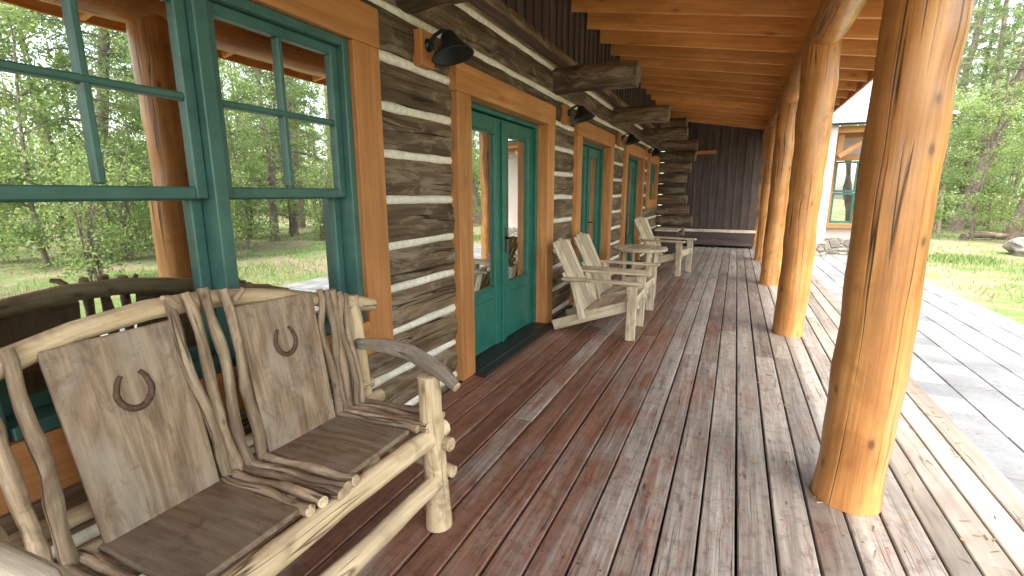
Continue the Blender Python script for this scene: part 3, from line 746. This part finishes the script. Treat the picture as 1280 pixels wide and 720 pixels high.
def broad(name,H=7,r=.09,z0=1.2,spread=1.8,nc=170,per=70,ls=.045,stems=1):
    mb=MB(); C=[];R=[]; tips=[]
    for s in range(stems):
        a=U(0,6.28); l=0 if stems==1 else U(.12,.35); n=8
        st=[Vector((math.cos(a)*l*H*t*t+.1*math.sin(t*5+s),math.sin(a)*l*H*t*t+.1*math.cos(t*4+s),H*.92*t-.1)) for t in [k/n for k in range(n+1)]]
        mb.tube(st,[r*(1-.85*k/n) for k in range(n+1)],n=8,mat=0,amp=.05)
        for b in range(int(26/stems)+6):
            t=U(z0/H,1); p=st[min(n,int(t*n))]; aa=U(0,6.28); L=spread*(.4+.6*math.sin(math.pi*min(1,max(.05,(t-z0/H)/(1-z0/H)*.8+.15))))*U(.5,1)
            e=p+Vector((math.cos(aa)*L,math.sin(aa)*L,L*U(.1,.7))); mid=p.lerp(e,.5)+Vector((U(-.1,.1),U(-.1,.1),U(0,.15)))
            mb.tube([p,mid,e],[r*.25,r*.15,.004],n=5,mat=0,amp=0); tips.append((p,mid,e))
    for i in range(nc):
        p,mid,e=random.choice(tips); t=U(.3,1.08); q=mid.lerp(e,t*2-1) if t>.5 else p.lerp(mid,t*2); cc=random.random(); s=U(.12,.3)
        m=int(per*U(.5,1.3)); C.append(np.array(q)+rng.normal(size=(m,3))*np.array([s,s,s*.7])); R+=np.clip(cc*.65+rng.uniform(0,.35,m),0,1).tolist()
    C=np.vstack(C); P=leaves(C,ls,ls*.55); return finish(mb,P,np.array(R),name,[M['bark'],M['leaf']],1)
pA=pine('pine_tree',14,.21,3.6,2.0,75,8,.0); pA.location=(9.9,29.5,-.3)
pB=pine('pine_tree',12,.16,2.0,1.7,80,8,.02); pB.location=(14,10,-.3)
pC=pine('pine_tree',15,.24,5.5,2.2,70,8,.16); pC.location=(8.8,27.2,-.3); pC.rotation_euler=(0,0,-.3)
bA=broad('aspen_tree',7.5,.07,1.5,1.9,150,55,.05); bA.location=(10.5,8.0,-.3)
bB=broad('aspen_tree',6,.05,.9,1.6,130,55,.047); bB.location=(9.4,21,-.3)
sh=broad('willow_shrub',2.9,.022,.5,.8,90,45,.037,stems=9); sh.location=(7.0,4.6,-.28)
def P_(o,name,L):
    for q in L: inst(o,name,(q[0],q[1],-.3+(q[4] if len(q)>4 else 0)),q[2],q[3])
P_(pA,'pine_tree',[(12,4,1,1),(16,17,2,1.1),(7.6,25.5,4,.8),(19,6,5,1.1),(13.5,24,.5,.9),(10.3,6.2,2,.8)])
P_(pB,'pine_tree',[(16,5,1,1),(13,14,2,1.1),(18,12,4,1.2),(16,28,1,1.1),(11,11.5,1,.9)])
P_(pC,'pine_tree',[(9.3,23.6,.1,.9),(15,8,2,.9),(17,22,3,1),(6.3,-3.2,2.6,.85),(7.3,27.8,.2,.9)])
P_(bA,'aspen_tree',[(12,13,1,1),(13,6.5,2,1.1),(9.3,31,3,.9),(15,11,4,1.2),(11.8,24,5,1),(17,15,.5,1.2),(7.9,22.5,2,.85)])
P_(bB,'aspen_tree',[(9.6,9.4,1,1),(12,9,2,1.2),(9.5,16.5,3,1),(10.5,29,4,1.2),(10.5,5.2,5,1.1),(13.5,18,1,1.2),(8.0,34,3,1.3),(7.0,24.5,2,1.1),(11.5,32,2,1.3)])
P_(sh,'willow_shrub',[(8.3,7.6,1,1),(7.6,2.2,2,.9),(9.5,12.5,3,1.1),(9.8,18.5,4,1),(10.8,23,5,1.1),(9.4,31,2,1.1),(13,5,1,1.3),(14,8,2,1.3),(13,12,3,1.3),(16,10,4,1.4),(12,16,5,1.2),(13,21,2,1.3),(12,27,2,1.4),(11.5,8.5,0,1.1),(8.2,29.5,1,1.2),(10,6.6,3,1.1)])
mb=MB();C=[];R=[]
for i in range(190):
    a=math.radians(U(-30,88)); d=U(26,58); X=d*math.cos(a)*.9+3; Y=d*math.sin(a)+4
    if X<2: X=U(2,20)
    H=U(6,13); b=(d-15)*.012; r=U(.08,.2)
    mb.tube([(X,Y,-.5),(X+U(-.2,.2),Y,H*.5),(X+U(-.4,.4),Y,H)],[r,r*.7,.03],n=6,mat=0,amp=0)
    m=int(U(190,300)); t=rng.uniform(.04,1,m)**1.2; rad=(1-t)*U(1.2,2.2)+.2; aa=rng.uniform(0,6.283,m); rr=rad*rng.uniform(.2,1,m)
    C.append(np.stack([X+rr*np.cos(aa),Y+rr*np.sin(aa),H*t+b],1)+rng.normal(size=(m,3))*.15); cc=random.random(); R+=np.clip(cc*.7+rng.uniform(0,.3,m),0,1).tolist()
P=leaves(np.vstack(C),.24,.10); finish(mb,P,np.array(R),'distant_forest',[M['bark'],M['leaf']],1)
def tufts(name,regions,mat,l=.09,w=.012):
    V=[];R=[]
    for (cx,cy,rx,ry,n) in regions:
        c=np.stack([cx+rng.normal(size=n)*rx,cy+rng.normal(size=n)*ry,np.full(n,-.25)],1)
        c=c[(c[:,0]>3.5)|(c[:,1]>16.0)]; n=len(c)
        d=rng.normal(size=(n,3))*.45; d[:,2]=1; d/=np.linalg.norm(d,axis=1)[:,None]; h=l*rng.uniform(.5,1.5,(n,1)); s=rng.normal(size=(n,3)); s[:,2]=0; s/=np.linalg.norm(s,axis=1)[:,None]
        q=np.stack([c-s*w,c+s*w,c+d*h+s*w*.3,c+d*h-s*w*.3],1).reshape(-1,3); V.append(q); R.append(rng.uniform(0,1,n))
    return finish(MB(),np.vstack(V),np.concatenate(R),name,[M[mat]],0)
reg=[(U(3.8,14),U(0,32),U(.3,1.0),U(.3,1.2),int(U(150,420))) for _ in range(80)]
tufts('grass',reg,'leaf',.10,.008)
tufts('groundcover_plant',[(5.15,15.2,.28,.22,1500)],'leaf',.13,.02)
def rock(loc,s):
    import bmesh
    bm=bmesh.new(); bmesh.ops.create_icosphere(bm,subdivisions=4,radius=1); o=Vector((U(0,50),U(0,50),0))
    for v in bm.verts: v.co*=1+.35*noise.noise(v.co*1.1+o)+.14*noise.noise(v.co*3+o)+.05*noise.noise(v.co*8+o); v.co.x*=s[0]; v.co.y*=s[1]; v.co.z*=s[2]
    me=bpy.data.meshes.new('boulder'); bm.to_mesh(me); bm.free(); me.materials.append(M['rock'])
    ob=bpy.data.objects.new('boulder',me); COL.objects.link(ob); ob.location=loc
rock((7.3,17.4,-.1),(.45,.55,.36))
mb=MB(); mb.tube(wav((7.6,22.5,-.15),(10.5,24.6,-.12),10,.05),taper(.13,.09,10),n=12,mat=0,amp=.08); mb.build('fallen_log',[M['bark']])

# ---------------------------------------------------------------- light
sv=Vector((.6*math.cos(math.radians(63)),-.8*math.cos(math.radians(63)),math.sin(math.radians(63))))
sd=bpy.data.lights.new('sun','SUN'); sd.energy=5.0; sd.angle=math.radians(.5); sd.color=(1,.94,.85)
so=bpy.data.objects.new('sun',sd); COL.objects.link(so); so.rotation_euler=sv.to_track_quat('Z','Y').to_euler(); so.location=(10,-10,20)
w=bpy.data.worlds.new('World'); scene.world=w; w.use_nodes=True; nt=w.node_tree
bg=nt.nodes['Background']; sk=nt.nodes.new('ShaderNodeTexSky'); sk.sky_type='NISHITA'; sk.sun_disc=False
sk.sun_elevation=math.radians(63); sk.sun_rotation=math.radians(143); sk.dust_density=4.0; sk.air_density=1.0; sk.ozone_density=.6
hs=nt.nodes.new('ShaderNodeHueSaturation'); hs.inputs['Saturation'].default_value=.55; nt.links.new(sk.outputs[0],hs.inputs['Color'])
mx=nt.nodes.new('ShaderNodeMix'); mx.data_type='RGBA'; mx.blend_type='MULTIPLY'; mx.inputs[0].default_value=1; nt.links.new(hs.outputs[0],mx.inputs[6]); mx.inputs[7].default_value=(1.0,1.01,.93,1)
nt.links.new(mx.outputs[2],bg.inputs[0]); bg.inputs[1].default_value=1.08
cd=bpy.data.cameras.new('camera'); cam=bpy.data.objects.new('camera',cd); COL.objects.link(cam)
cam.location=(0,0,1.4); cam.rotation_euler=(math.radians(90-11.35),0,math.radians(25.1)); cd.sensor_width=36; cd.lens=36*588/1280; cd.clip_end=500; cd.clip_start=.02
scene.camera=cam
scene.view_settings.view_transform='Standard'; scene.view_settings.look='None'; scene.view_settings.exposure=0; scene.view_settings.gamma=1
